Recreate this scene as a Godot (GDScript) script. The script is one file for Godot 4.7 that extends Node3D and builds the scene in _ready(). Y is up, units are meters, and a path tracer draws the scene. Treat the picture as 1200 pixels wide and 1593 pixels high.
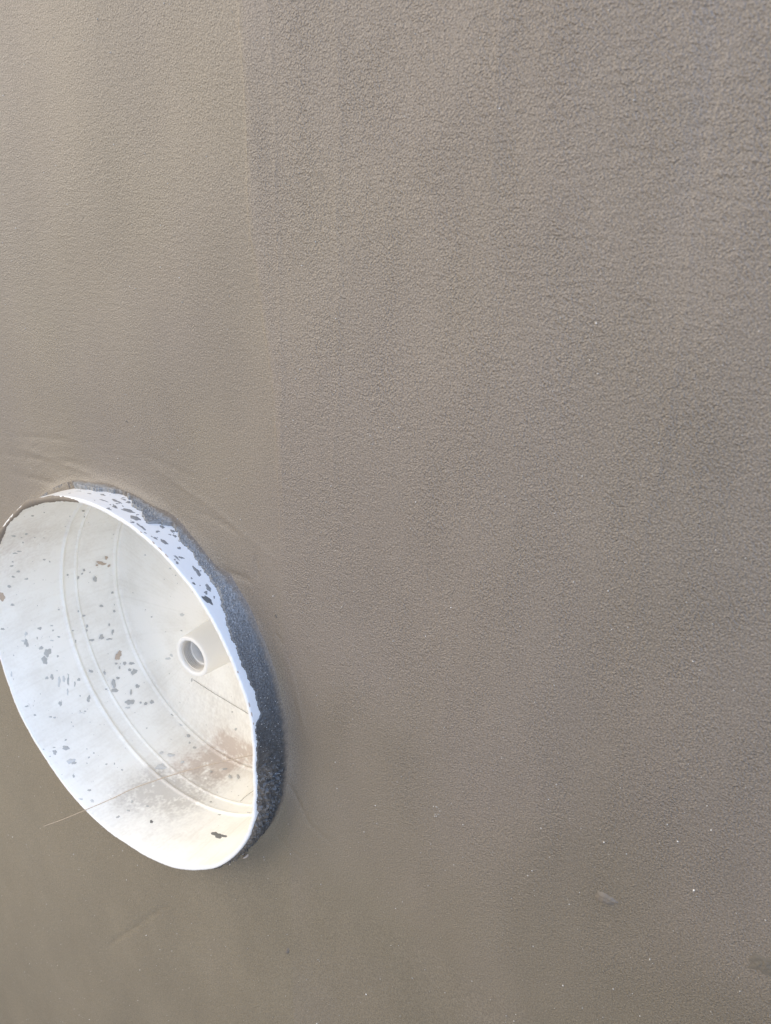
extends Node3D
# A white round pool light niche set in freshly trowelled cement render, seen from above and to the right.
# The render's face is the plane z = 0, the niche's axis is the z axis, y is up, metres.

const RIM_Z := 0.0241
var grain := FastNoiseLite.new()
var fine := FastNoiseLite.new()
var wave := FastNoiseLite.new()
var tint := FastNoiseLite.new()
var M := {}
var niche: Node3D
var wall: Node3D
var splash_rng := RandomNumberGenerator.new()
var splash_sets := []


func _ready() -> void:
	# camera
	var cam := Camera3D.new()
	cam.name = "camera"
	cam.position = Vector3(0.39881, 0.30383, 0.29170)
	cam.rotation_order = EULER_ORDER_YXZ
	cam.rotation_degrees = Vector3(-20.656, 32.937, 1.520)
	cam.fov = 68.762
	cam.near = 0.02
	cam.far = 900.0
	var lens := CameraAttributesPhysical.new()
	lens.frustum_focal_length = 17.54
	lens.frustum_focus_distance = 0.47
	lens.frustum_near = 0.02
	lens.frustum_far = 900.0
	lens.exposure_aperture = 12.0
	cam.attributes = lens
	add_child(cam)
	cam.fov = 68.762
	# sky, exposure, sun
	var sky_material := ProceduralSkyMaterial.new()
	sky_material.sky_top_color = Color(0.60, 0.75, 0.98)
	sky_material.sky_horizon_color = Color(0.845, 0.885, 0.945)
	sky_material.sky_curve = 0.25
	sky_material.ground_bottom_color = Color(0.45, 0.41, 0.35)
	sky_material.ground_horizon_color = Color(0.62, 0.60, 0.56)
	sky_material.sun_angle_max = 50.0
	sky_material.sun_curve = 0.12
	var sky := Sky.new()
	sky.sky_material = sky_material
	var env := Environment.new()
	env.background_mode = Environment.BG_SKY
	env.sky = sky
	env.tonemap_mode = Environment.TONE_MAPPER_LINEAR
	env.tonemap_exposure = 3.1
	env.sdfgi_enabled = true
	env.ssao_enabled = true
	env.ssil_enabled = true
	var around := WorldEnvironment.new()
	around.name = "surroundings"
	around.environment = env
	add_child(around)
	var sun := DirectionalLight3D.new()
	sun.name = "sun"
	sun.light_energy = 0.34
	sun.light_color = Color(1.0, 0.96, 0.905)
	sun.light_angular_distance = 75.0
	sun.shadow_enabled = true
	add_child(sun)
	sun.look_at_from_position(Vector3(-0.78, 0.27, 0.54), Vector3.ZERO)

	make_noise()
	make_materials()
	make_ground()
	make_wall()
	make_collar()
	make_niche()
	make_splashes()
	make_fibres()
	make_lumps()


# ---------------------------------------------------------------- helpers
func make_noise() -> void:
	grain.seed = 11
	grain.noise_type = FastNoiseLite.TYPE_SIMPLEX_SMOOTH
	grain.frequency = 1.0
	grain.fractal_type = FastNoiseLite.FRACTAL_NONE
	fine.seed = 23
	fine.noise_type = FastNoiseLite.TYPE_SIMPLEX_SMOOTH
	fine.frequency = 1.0
	fine.fractal_octaves = 2
	wave.seed = 37
	wave.noise_type = FastNoiseLite.TYPE_SIMPLEX_SMOOTH
	wave.frequency = 1.0
	wave.fractal_type = FastNoiseLite.FRACTAL_NONE
	tint.seed = 51
	tint.noise_type = FastNoiseLite.TYPE_SIMPLEX_SMOOTH
	tint.frequency = 1.0
	tint.fractal_octaves = 3


func plain(r: float, g: float, b: float, rough: float, spec := 0.5) -> StandardMaterial3D:
	var m := StandardMaterial3D.new()
	m.albedo_color = Color(r, g, b).linear_to_srgb()
	m.roughness = rough
	m.metallic_specular = spec
	return m


func grid(st_name: String, nu: int, nv: int, at: Callable, material: Material, parent: Node, closed := false, colour = null) -> MeshInstance3D:
	# a sheet of nu x nv vertices; at(u, v) gives a point, and du x dv points outwards
	var arrays := sheet(nu, nv, at, closed, colour)
	var mesh := ArrayMesh.new()
	mesh.add_surface_from_arrays(Mesh.PRIMITIVE_TRIANGLES, arrays)
	mesh.surface_set_material(0, material)
	var o := MeshInstance3D.new()
	o.name = st_name
	o.mesh = mesh
	parent.add_child(o, true)
	return o


func sheet(nu: int, nv: int, at: Callable, closed: bool, colour) -> Array:
	var p := PackedVector3Array()
	var uv := PackedVector2Array()
	var col := PackedColorArray()
	p.resize(nu * nv)
	uv.resize(nu * nv)
	if colour != null:
		col.resize(nu * nv)
	for j in nv:
		for i in nu:
			var u := float(i) / (nu - 1)
			var v := float(j) / (nv - 1)
			p[j * nu + i] = at.call(u, v)
			uv[j * nu + i] = Vector2(u, v)
			if colour != null:
				col[j * nu + i] = colour.call(u, v)
	var nrm := PackedVector3Array()
	nrm.resize(nu * nv)
	for j in nv:
		for i in nu:
			var i0 := i - 1
			var i1 := i + 1
			if closed:
				if i0 < 0:
					i0 = nu - 2
				if i1 >= nu:
					i1 = 1
			i0 = maxi(i0, 0)
			i1 = mini(i1, nu - 1)
			var du := p[j * nu + i1] - p[j * nu + i0]
			var dv := p[mini(j + 1, nv - 1) * nu + i] - p[maxi(j - 1, 0) * nu + i]
			var n := du.cross(dv)
			nrm[j * nu + i] = n.normalized() if n.length_squared() > 1e-24 else Vector3(0, 0, 1)
	var idx := PackedInt32Array()
	for j in nv - 1:
		for i in nu - 1:
			var a := j * nu + i
			idx.append_array(PackedInt32Array([a, a + nu, a + 1, a + 1, a + nu, a + nu + 1]))
	var arrays := []
	arrays.resize(Mesh.ARRAY_MAX)
	arrays[Mesh.ARRAY_VERTEX] = p
	arrays[Mesh.ARRAY_NORMAL] = nrm
	arrays[Mesh.ARRAY_TEX_UV] = uv
	if colour != null:
		arrays[Mesh.ARRAY_COLOR] = col
	arrays[Mesh.ARRAY_INDEX] = idx
	return arrays


func tell(o: Node, label: String, category: String, group := "") -> void:
	o.set_meta("label", label)
	o.set_meta("category", category)
	if group:
		o.set_meta("group", group)


func bump(a: float, width: float) -> float:
	return exp(-a * a / (width * width))


func keyed(keys: Array, x: float) -> float:
	# piecewise smooth value from [x, value] pairs in rising x
	if x <= keys[0][0]:
		return keys[0][1]
	for k in range(1, keys.size()):
		if x <= keys[k][0]:
			var t: float = (x - keys[k - 1][0]) / (keys[k][0] - keys[k - 1][0])
			return lerpf(keys[k - 1][1], keys[k][1], t * t * (3.0 - 2.0 * t))
	return keys[-1][1]


# ---------------------------------------------------------------- materials
func make_materials() -> void:
	M.plastic = plain(0.80, 0.80, 0.775, 0.32)
	M.lip = plain(0.80, 0.795, 0.775, 0.35)
	M.splash = plain(0.47, 0.465, 0.44, 0.8, 0.3)
	M.tan_splash = plain(0.52, 0.42, 0.33, 0.85, 0.3)
	M.pale_splash = plain(0.62, 0.62, 0.60, 0.8, 0.3)
	M.dark_splash = plain(0.15, 0.15, 0.145, 0.6, 0.4)
	M.straw = plain(0.40, 0.325, 0.25, 0.55)
	M.hair = plain(0.20, 0.18, 0.15, 0.5)
	M.thread = plain(0.60, 0.57, 0.52, 0.45)
	M.collar = plain(0.30, 0.30, 0.295, 0.38)
	M.film = plain(0.26, 0.26, 0.255, 0.45)
	M.wet = plain(0.060, 0.060, 0.060, 0.36)
	M.wet_brown = plain(0.13, 0.112, 0.09, 0.45)
	M.sand = plain(0.58, 0.56, 0.52, 0.3)
	M.rough_edge = plain(0.190, 0.157, 0.121, 0.6)
	M.lump = plain(0.150, 0.129, 0.106, 0.55)
	M.olive_lump = plain(0.125, 0.108, 0.084, 0.6)  # a darker, more olive lump
	M.ground = plain(0.43, 0.385, 0.32, 0.95, 0.2)


# ---------------------------------------------------------------- ground
func make_ground() -> void:
	var f := func(u: float, v: float) -> Vector3:
		var x := pow(absf(u * 2.0 - 1.0), 3.0) * signf(u * 2.0 - 1.0) * 400.0
		var z := -pow(absf(v * 2.0 - 1.0), 3.0) * signf(v * 2.0 - 1.0) * 400.0
		return Vector3(x, -1.0 + 0.012 * tint.get_noise_2d(x * 2.0, z * 2.0), z)
	var g := grid("ground", 161, 161, f, M.ground, self)
	g.set_meta("kind", "structure")


# ---------------------------------------------------------------- the rendered wall
const RIM_DEV := [[-180, 0.1], [-169.3, 0.0], [-161.6, 0.3], [-151, 1.9], [-141.7, 1.2], [-131.8, 0.0], [-121, 0.3], [-111, -0.1], [-100, -0.9], [-90, -2.3], [-77.5, -1.2], [-67.5, -0.1], [-57, 0.1], [-46, 1.2], [-36, 1.1], [-25.7, 1.1], [-17.7, 0.5], [-11.3, -1.6], [-1.1, -3.3], [7.1, -1.8], [14.6, 0.1], [18.8, 0.4], [24.4, -0.1], [30, 0.4], [41, 1.1], [47, 1.5], [53, 0.8], [59.6, 0.8], [71.5, 0.0], [78.5, -0.6], [108, -0.9], [118, 0.3], [126, -0.3], [140, 0.5], [160, 0.2], [180, 0.1]]


func rim_dev(phi: float) -> float:
	# how far the worn plastic rim is out of round, in metres
	return keyed(RIM_DEV, rad_to_deg(phi)) * 0.001


func rough_amount(x: float, y: float) -> float:
	# how coarse the render is: dragged and sandy to the right, floated smooth to the left, below and round the niche
	var rho := sqrt(x * x + y * y)
	var right := smoothstep(0.124, 0.134, x - 0.012 * smoothstep(0.32, 0.20, y) + 0.002 * wave.get_noise_2d(y * 60.0, 3.0))
	var low := smoothstep(-0.12, 0.0, y - 0.25 * (0.30 - x) + 0.02 * wave.get_noise_2d(x * 22.0, y * 22.0))
	var near := smoothstep(0.150, 0.200, rho)
	var patches := 0.72 + 0.34 * wave.get_noise_2d(x * 38.0 + 9.0, y * 14.0) + 0.25 * wave.get_noise_2d(x * 90.0, y * 5.0 + 40.0)
	var a := 0.34 + 0.66 * right * low * near * clampf(patches, 0.25, 1.2)
	a += 0.16 * smoothstep(0.20, 0.32, y) * (1.0 - right)
	return a


func relief(x: float, y: float) -> float:
	# the fine relief, as a share of M's heightmap depth (0.5 is the face)
	var dx := 0.0009 * grain.get_noise_2d(x * 330.0, y * 330.0)
	var a := fine.get_noise_2d((x + dx) * 430.0, (y - dx) * 600.0)
	var b := fine.get_noise_2d(x * 980.0 + 11.0, y * 1150.0 + 50.0)
	var c := grain.get_noise_2d(x * 110.0 + 70.0, y * 250.0)
	var d := maxf(0.0, grain.get_noise_2d(x * 700.0 + 31.0, y * 800.0) - 0.25)
	c += 1.3 * smoothstep(0.20, 0.30, x) * smoothstep(0.22, 0.32, y) * grain.get_noise_2d(x * 55.0, y * 300.0)
	var v := 0.42 * a + 0.52 * b + 0.14 * c + 1.3 * d * d
	# the torn edges of trowel strokes
	var torn := smoothstep(0.08, 0.20, y) * clampf(0.55 + 1.1 * wave.get_noise_2d(x * 40.0, y * 70.0), 0.0, 1.0)
	var wob := 0.0012 * wave.get_noise_2d(y * 14.0, 8.0) + 0.00035 * fine.get_noise_2d(y * 330.0, 5.0)
	var lines := bump(x - 0.1262 - wob - 0.014 * smoothstep(0.32, 0.19, y), 0.0006) + 0.5 * bump(x - 0.1435 - wob, 0.0005) + 0.3 * bump(x - 0.1795 - wob * 2.0, 0.0006) + 0.5 * smoothstep(0.28, 0.34, y) * bump(x - 0.2555 - wob, 0.0006) + 0.3 * bump(x - 0.335 - wob * 2.0, 0.0006)
	return clampf(0.5 + 0.42 * v * rough_amount(x, y) + 0.20 * lines * torn, 0.0, 1.0)


const CREASES := [[0.076, 0.142, 0.105, 0.137, -0.5], [0.082, 0.109, 0.116, 0.108, -0.8], [0.140, -0.022, 0.158, -0.051, -0.45], [0.158, -0.051, 0.178, -0.058, -0.4], [0.130, -0.077, 0.152, -0.084, -0.35], [-0.084, -0.325, 0.002, -0.223, -0.9], [-0.121, 0.128, -0.066, 0.131, -0.5], [-0.099, 0.150, -0.014, 0.146, 0.45], [-0.13, 0.141, -0.03, 0.152, -0.4], [0.039, 0.162, 0.087, 0.147, 0.4], [0.087, 0.147, 0.137, 0.127, 0.35], [0.121, 0.124, 0.123, 0.112, -0.7], [0.028, 0.170, 0.075, 0.163, -0.3], [0.145, 0.06, 0.156, 0.02, 0.35], [-0.11, 0.158, -0.05, 0.166, -0.35], [0.135, 0.079, 0.142, 0.072, -0.4]]


func face(x: float, y: float) -> float:
	# the height of the render above the plane z = 0
	var edge := smoothstep(0.0, 0.06, minf(minf(x + 0.55, 0.50 - x), minf(y + 0.80, 0.50 - y)))
	var h := 0.0011 * wave.get_noise_2d(x * 9.0, y * 7.0) + 0.00008 * wave.get_noise_2d(x * 42.0 + 3.0, y * 4.0)
	var wob := 0.0012 * wave.get_noise_2d(y * 14.0, 8.0)
	var drift := 0.014 * smoothstep(0.32, 0.19, y)
	var high := smoothstep(0.10, 0.22, y)
	h += 0.00045 * smoothstep(-0.0009, 0.0009, x - 0.1262 - wob - drift) * high - 0.00045 * high * smoothstep(0.0, 0.02, x - 0.1262 - drift)
	h += high * (0.00030 * bump(x - 0.1435 - wob, 0.0009) + 0.00022 * bump(x - 0.1795 - wob * 2.0, 0.0012))
	h += smoothstep(0.28, 0.34, y) * 0.00035 * bump(x - 0.2555 - wob, 0.0009)
	h -= smoothstep(0.28, 0.33, y) * 0.0004 * bump(x - 0.3320 - wob, 0.0045)
	h += smoothstep(0.10, 0.16, y) * 0.00025 * bump(x - 0.3350 - wob * 2.0, 0.0012)
	var p := Vector2(x, y)
	for c in CREASES:
		var a := Vector2(c[0], c[1])
		var d := Vector2(c[2], c[3]) - a
		var t := clampf((p - a).dot(d) / d.length_squared(), -0.15, 1.15)
		var gap := (p - a - d * t).length()
		if gap < 0.009:
			var ends := smoothstep(-0.15, 0.15, t) * smoothstep(1.15, 0.85, t)
			h += c[4] * 0.001 * ends * bump(gap, 0.0016)
	var rho := sqrt(x * x + y * y)
	if rho < 0.23:
		var phi := atan2(y, x)
		# dragged smears that follow the float round the niche
		h += 0.00012 * smoothstep(0.215, 0.15, rho) * wave.get_noise_2d(phi * 5.0, rho * 260.0)
		# render drawn up against the niche
		h += (0.0030 + 0.0008 * wave.get_noise_2d(phi * 4.0, 77.0)) * exp(-maxf(rho - 0.1435, 0.0) / 0.0040)
		# up-left the render stands almost level with the rim
		h += 0.0125 * smoothstep(1.95, 2.6, absf(phi - 0.25)) * exp(-maxf(rho - 0.141, 0.0) / 0.016)
	return h * edge


func face_colour(x: float, y: float) -> Color:
	var t := tint.get_noise_2d(x * 7.0, y * 5.0)
	var s := tint.get_noise_2d(x * 24.0 + 40.0, y * 16.0)
	var left := smoothstep(0.1285, 0.1255, x - 0.014 * smoothstep(0.32, 0.19, y))
	var wet := smoothstep(-0.1, 0.9, x * 1.1 - y * 1.3 + 0.25 * t)  # mask for the shade painted into the colour towards the lower right
	var k := 1.03 + 0.045 * s + 0.04 * t + 0.0 * left - 0.36 * wet - 0.10 * smoothstep(0.12, 0.42, x)  # the last term paints in the light falling off to the right
	var sheen := smoothstep(0.28, 0.33, y) * bump(x - 0.332, 0.006)  # sky reflected in the smoothed trowel groove, put into the colour as blue
	var c := Color(1.0, 1.0, 1.0)
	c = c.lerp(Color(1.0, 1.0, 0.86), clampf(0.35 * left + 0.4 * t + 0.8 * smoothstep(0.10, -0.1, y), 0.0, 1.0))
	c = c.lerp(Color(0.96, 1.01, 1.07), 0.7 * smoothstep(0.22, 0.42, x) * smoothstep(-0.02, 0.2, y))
	c = c.lerp(Color(0.99, 1.03, 1.10), sheen * 0.6)
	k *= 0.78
	return Color(c.r * k, c.g * k, c.b * k)


func panel(mesh: ArrayMesh, x0: float, y0: float, x1: float, y1: float, step: float, texels: int) -> void:
	var w := x1 - x0
	var tall := y1 - y0
	var nu := int(round(w / step)) + 1
	var nv := int(round(tall / step)) + 1
	var arrays := sheet(nu, nv, func(u: float, v: float) -> Vector3:
		var x := x0 + w * u
		var y := y0 + tall * v
		var rho := sqrt(x * x + y * y)
		if rho < 0.1395 and rho > 0.0:
			x *= 0.1395 / rho
			y *= 0.1395 / rho
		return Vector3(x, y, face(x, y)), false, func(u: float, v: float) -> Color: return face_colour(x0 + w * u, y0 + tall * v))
	# leave out what the niche takes up
	var p: PackedVector3Array = arrays[Mesh.ARRAY_VERTEX]
	var idx: PackedInt32Array = arrays[Mesh.ARRAY_INDEX]
	var kept := PackedInt32Array()
	for k in range(0, idx.size(), 3):
		var inside := true
		for q in 3:
			var v := p[idx[k + q]]
			if v.x * v.x + v.y * v.y > 0.1396 * 0.1396:
				inside = false
		if not inside:
			kept.append(idx[k])
			kept.append(idx[k + 1])
			kept.append(idx[k + 2])
	arrays[Mesh.ARRAY_INDEX] = kept
	mesh.add_surface_from_arrays(Mesh.PRIMITIVE_TRIANGLES, arrays)
	# its own relief picture, computed row by row on all cores
	var tw := texels
	var th := int(texels * tall / w)
	var rows := []
	rows.resize(th)
	var specks := []
	specks.resize(th)
	var job := WorkerThreadPool.add_group_task(func(j: int) -> void:
		var row := PackedFloat32Array()
		row.resize(tw)
		var speck := PackedByteArray()
		speck.resize(tw)
		var y := y0 + tall * (j + 0.5) / th
		for i in tw:
			var x := x0 + w * (i + 0.5) / tw
			row[i] = relief(x, y)
			# sand and cement: grains a little paler or darker than the paste, and hollows darkened as painted shade
			var n := grain.get_noise_2d(x * 1100.0 + 5.0, y * 1250.0)
			speck[i] = int(clampf(222.0 + 34.0 * n + 50.0 * (row[i] - 0.5) + 20.0 * signf(n) * n * n, 0.0, 255.0))
		specks[j] = speck
		rows[j] = row, th)
	WorkerThreadPool.wait_for_group_task_completion(job)
	var bytes := PackedByteArray()
	var tones := PackedByteArray()
	for j in th:
		tones.append_array(specks[j])
		bytes.append_array((rows[j] as PackedFloat32Array).to_byte_array())
	var im := Image.create_from_data(tw, th, false, Image.FORMAT_RF, bytes)
	var m := plain(0.375, 0.318, 0.262, 0.48, 0.5)
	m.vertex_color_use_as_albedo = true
	m.texture_repeat = false
	m.albedo_texture = ImageTexture.create_from_image(Image.create_from_data(tw, th, false, Image.FORMAT_L8, tones))
	m.heightmap_enabled = true
	m.heightmap_scale = 0.165
	m.heightmap_texture = ImageTexture.create_from_image(im)
	mesh.surface_set_material(mesh.get_surface_count() - 1, m)


func make_wall() -> void:
	wall = Node3D.new()
	wall.name = "rendered_wall"
	wall.position = Vector3.ZERO
	add_child(wall)
	tell(wall, "grey-brown wall of fresh trowelled cement render round the white niche", "wall")
	var mesh := ArrayMesh.new()
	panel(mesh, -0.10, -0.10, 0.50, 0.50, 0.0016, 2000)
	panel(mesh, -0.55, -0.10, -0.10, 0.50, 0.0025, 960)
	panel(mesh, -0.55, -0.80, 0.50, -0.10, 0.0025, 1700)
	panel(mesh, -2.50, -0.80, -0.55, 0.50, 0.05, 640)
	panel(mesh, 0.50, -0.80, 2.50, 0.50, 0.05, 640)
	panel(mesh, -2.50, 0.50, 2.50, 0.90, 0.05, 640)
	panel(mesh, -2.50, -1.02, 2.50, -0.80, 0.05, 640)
	var o := MeshInstance3D.new()
	o.name = "render_coat"
	o.mesh = mesh
	wall.add_child(o, true)
	# the wall's body behind the coat: top, ends and back
	var body := SurfaceTool.new()
	body.begin(Mesh.PRIMITIVE_TRIANGLES)
	var lo := Vector3(-2.5, -1.02, -0.30)
	var hi := Vector3(2.5, 0.90, 0.0)
	for q in [[Vector3(lo.x, hi.y, hi.z), Vector3(hi.x, hi.y, hi.z), Vector3(hi.x, hi.y, lo.z), Vector3(lo.x, hi.y, lo.z)], [Vector3(lo.x, lo.y, hi.z), Vector3(lo.x, hi.y, hi.z), Vector3(lo.x, hi.y, lo.z), Vector3(lo.x, lo.y, lo.z)], [Vector3(hi.x, hi.y, hi.z), Vector3(hi.x, lo.y, hi.z), Vector3(hi.x, lo.y, lo.z), Vector3(hi.x, hi.y, lo.z)], [Vector3(hi.x, lo.y, lo.z), Vector3(lo.x, lo.y, lo.z), Vector3(lo.x, hi.y, lo.z), Vector3(hi.x, hi.y, lo.z)]]:
		for k in [0, 2, 1, 0, 3, 2]:
			body.add_vertex(q[k])
	body.generate_normals()
	var b := MeshInstance3D.new()
	b.name = "wall_body"
	b.mesh = body.commit()
	b.material_override = M.rough_edge
	wall.add_child(b, true)


# ---------------------------------------------------------------- mortar round the niche
const COLLAR_TOP := [[-180, 22.0], [-150, 21.0], [-100, 18.5], [-70, 20.5], [-45, 22.5], [-20, 23.0], [-4, 23.6], [5, 23.4], [12, 22.8], [13.5, 18.6], [17, 18.0], [22, 18.6], [27, 19.3], [32, 19.2], [36.6, 18.2], [40.5, 15.5], [44, 11.6], [50, 11.2], [54.6, 9.0], [60, 8.4], [66, 4.6], [69, 9.4], [70.5, 15.0], [73, 13.5], [76, 8.5], [79, 9.0], [82, 4.5], [86, 2.0], [90, 6.5], [97, 8.5], [108, 4.0], [118, 3.0], [128, 8.0], [138, 19.0], [150, 22.0], [180, 22.0]]
const COLLAR_FOOT := [[-180, 2.6], [-60, 2.4], [-43, 2.8], [-22, 3.4], [-14, 3.8], [-9, 3.2], [-1, 2.6], [8, 2.9], [15, 2.9], [23, 3.4], [31, 4.2], [40, 5.4], [45.5, 5.6], [52, 2.4], [61, 2.4], [69, 3.4], [77, 2.2], [86, 2.4], [98, 2.6], [108, 4.2], [140, 3.0], [180, 2.6]]


func collar_point(u: float, v: float) -> Vector3:
	var phi := -PI + TAU * u
	var deg := rad_to_deg(phi)
	var top := (keyed(COLLAR_TOP, deg) + 1.1 * wave.get_noise_2d(deg * 0.16, 5.0) + 0.9 * fine.get_noise_2d(deg * 0.55, 9.0) + 0.45 * grain.get_noise_2d(deg * 1.6, 3.0)) * 0.001
	top = clampf(top, 0.0015, 0.0239)
	var foot := keyed(COLLAR_FOOT, deg) * 0.001
	var z := lerpf(-0.003, top, minf(v / 0.94, 1.0))
	var t := clampf(z / 0.0241, 0.0, 1.0)
	var thick := lerpf(foot, minf(foot, lerpf(0.0013, 0.0007, smoothstep(40.0, 60.0, deg))), smoothstep(0.0, 1.0, t)) + 0.0022 * exp(-maxf(z, 0.0) / 0.0028)
	var s := phi * 140.0
	var zz := z * 1000.0
	var off := smoothstep(0.003, 0.009, z)
	thick += off * 0.0030 * smoothstep(4.0, -8.0, deg) * smoothstep(-60.0, -40.0, deg) * maxf(-0.2, fine.get_noise_2d(s * 0.22, zz * 0.25))
	thick += off * (0.00035 * wave.get_noise_2d(s * 0.06, zz * 0.10) + 0.00026 * fine.get_noise_2d(s * 0.7, zz * 0.7))
	thick += (0.06 + 0.94 * off) * 0.00040 * grain.get_noise_2d(s * 1.3, zz * 1.3)
	thick = maxf(thick, 0.0004)
	if v > 0.94:
		thick = lerpf(thick, -0.0012, (v - 0.94) / 0.06)
	var r := 0.1402 + rim_dev(phi) * smoothstep(0.0, 1.0, t) + thick
	return Vector3(cos(phi) * r, sin(phi) * r, z)


func make_collar() -> void:
	var tone := func(u: float, v: float) -> Color:
		var deg := -180.0 + 360.0 * u
		var s := deg_to_rad(deg) * 140.0
		var zz := v * 24.0
		var k := 0.95 + 0.55 * fine.get_noise_2d(s * 0.7 + 9.0, zz * 0.7)
		# the lip of the coat is paler and browner towards the lower right
		var dry := smoothstep(10.0, -6.0, deg) * smoothstep(-150.0, -60.0, deg) * smoothstep(0.50, 0.8, v + 0.15 * wave.get_noise_2d(s * 0.15, 2.0))
		dry = maxf(dry * 0.6, smoothstep(0.0060, 0.0022, collar_point(u, v).z + 0.0008 * wave.get_noise_2d(s * 0.2, 60.0)))
		var thin := lerpf(0.19, 0.40, smoothstep(-5.0, 25.0, deg)) + 0.42 * smoothstep(18.0, 52.0, deg)
		var pale := smoothstep(0.12, 0.30, fine.get_noise_2d(s * 0.22 + 40.0, zz * 0.35)) * smoothstep(30.0, 48.0, deg) * smoothstep(112.0, 98.0, deg)
		thin = lerpf(thin, 1.4, pale * 0.8)
		var c := Color(thin, thin, thin).lerp(Color(0.64, 0.53, 0.42), dry)
		return Color(c.r * k, c.g * k, c.b * k)
	var m: StandardMaterial3D = M.collar
	m.vertex_color_use_as_albedo = true
	var o := grid("mortar_collar", 2401, 46, collar_point, m, wall, true, tone)
	o.set_meta("label", "dark wet mortar drawn up the outside of the niche rim")
	var r := RandomNumberGenerator.new()
	r.seed = 9
	var mesh := SphereMesh.new()
	mesh.radius = 0.00032
	mesh.height = 0.00064
	mesh.radial_segments = 5
	mesh.rings = 2
	mesh.material = M.sand
	var mm := MultiMesh.new()
	mm.transform_format = MultiMesh.TRANSFORM_3D
	mm.mesh = mesh
	mm.instance_count = 620
	for k in 620:
		var deg := r.randf_range(-40.0, 56.0) if k % 4 else r.randf_range(-60.0, 100.0)
		var p := collar_point((deg + 180.0) / 360.0, r.randf_range(0.30, 0.90))
		var t := pow(r.randf(), 2.0) * 0.8 + 0.35
		mm.set_instance_transform(k, Transform3D(Basis(Vector3(r.randf_range(-1, 1), r.randf_range(-1, 1), 0.4).normalized(), r.randf_range(0, TAU)).scaled(Vector3(t, t * 0.8, t)), p))
	var g := MultiMeshInstance3D.new()
	g.name = "sand_grains"
	g.multimesh = mm
	g.set_meta("kind", "stuff")
	wall.add_child(g, true)


# ---------------------------------------------------------------- the niche
func ring_at(phi: float, r: float, z: float) -> Vector3:
	var fade := smoothstep(-0.09, 0.0, z - RIM_Z)
	var rr := r + rim_dev(phi) * fade
	return Vector3(cos(phi) * rr, sin(phi) * rr, z)


# the inside of the bowl from the lip to the middle of its floor: radius and depth behind the rim, in millimetres
const BOWL := [[138.0, 0.0], [137.8, -1.5], [137.8, -8.0], [137.8, -20.0], [137.7, -34.0], [137.6, -48.0], [137.6, -57.2], [137.2, -58.4], [136.1, -59.3], [135.9, -60.2], [136.6, -61.3], [137.9, -62.4], [138.2, -64.0], [138.2, -71.0], [138.0, -72.4], [137.2, -73.2], [136.9, -73.9], [137.3, -74.7], [137.7, -75.6], [137.2, -80.0], [135.6, -92.0], [133.6, -103.0], [133.0, -107.2], [132.0, -108.4], [131.3, -109.2], [131.4, -110.1], [131.9, -110.9], [131.4, -112.2], [129.8, -113.0], [126.0, -113.3], [118.0, -113.4], [90.0, -113.5], [55.0, -113.5], [25.0, -113.5], [0.5, -113.5]]


func bowl_point(v: float) -> Vector2:
	var k := v * (BOWL.size() - 1)
	var i := mini(int(k), BOWL.size() - 2)
	var a := Vector2(BOWL[i][0], BOWL[i][1])
	var b := Vector2(BOWL[i + 1][0], BOWL[i + 1][1])
	return a.lerp(b, k - i) * 0.001


func smear(p: Vector3, at: Vector3, size: float) -> float:
	return exp(-(p - at).length_squared() / (size * size))


func on_wall(s: float, z: float) -> Vector3:
	var phi := s / 135.0
	var r := 0.1376 if z > -72.0 else lerpf(0.1376, 0.132, (-z - 72.0) / 38.0)
	return Vector3(cos(phi) * r, sin(phi) * r, RIM_Z + z * 0.001)


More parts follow.
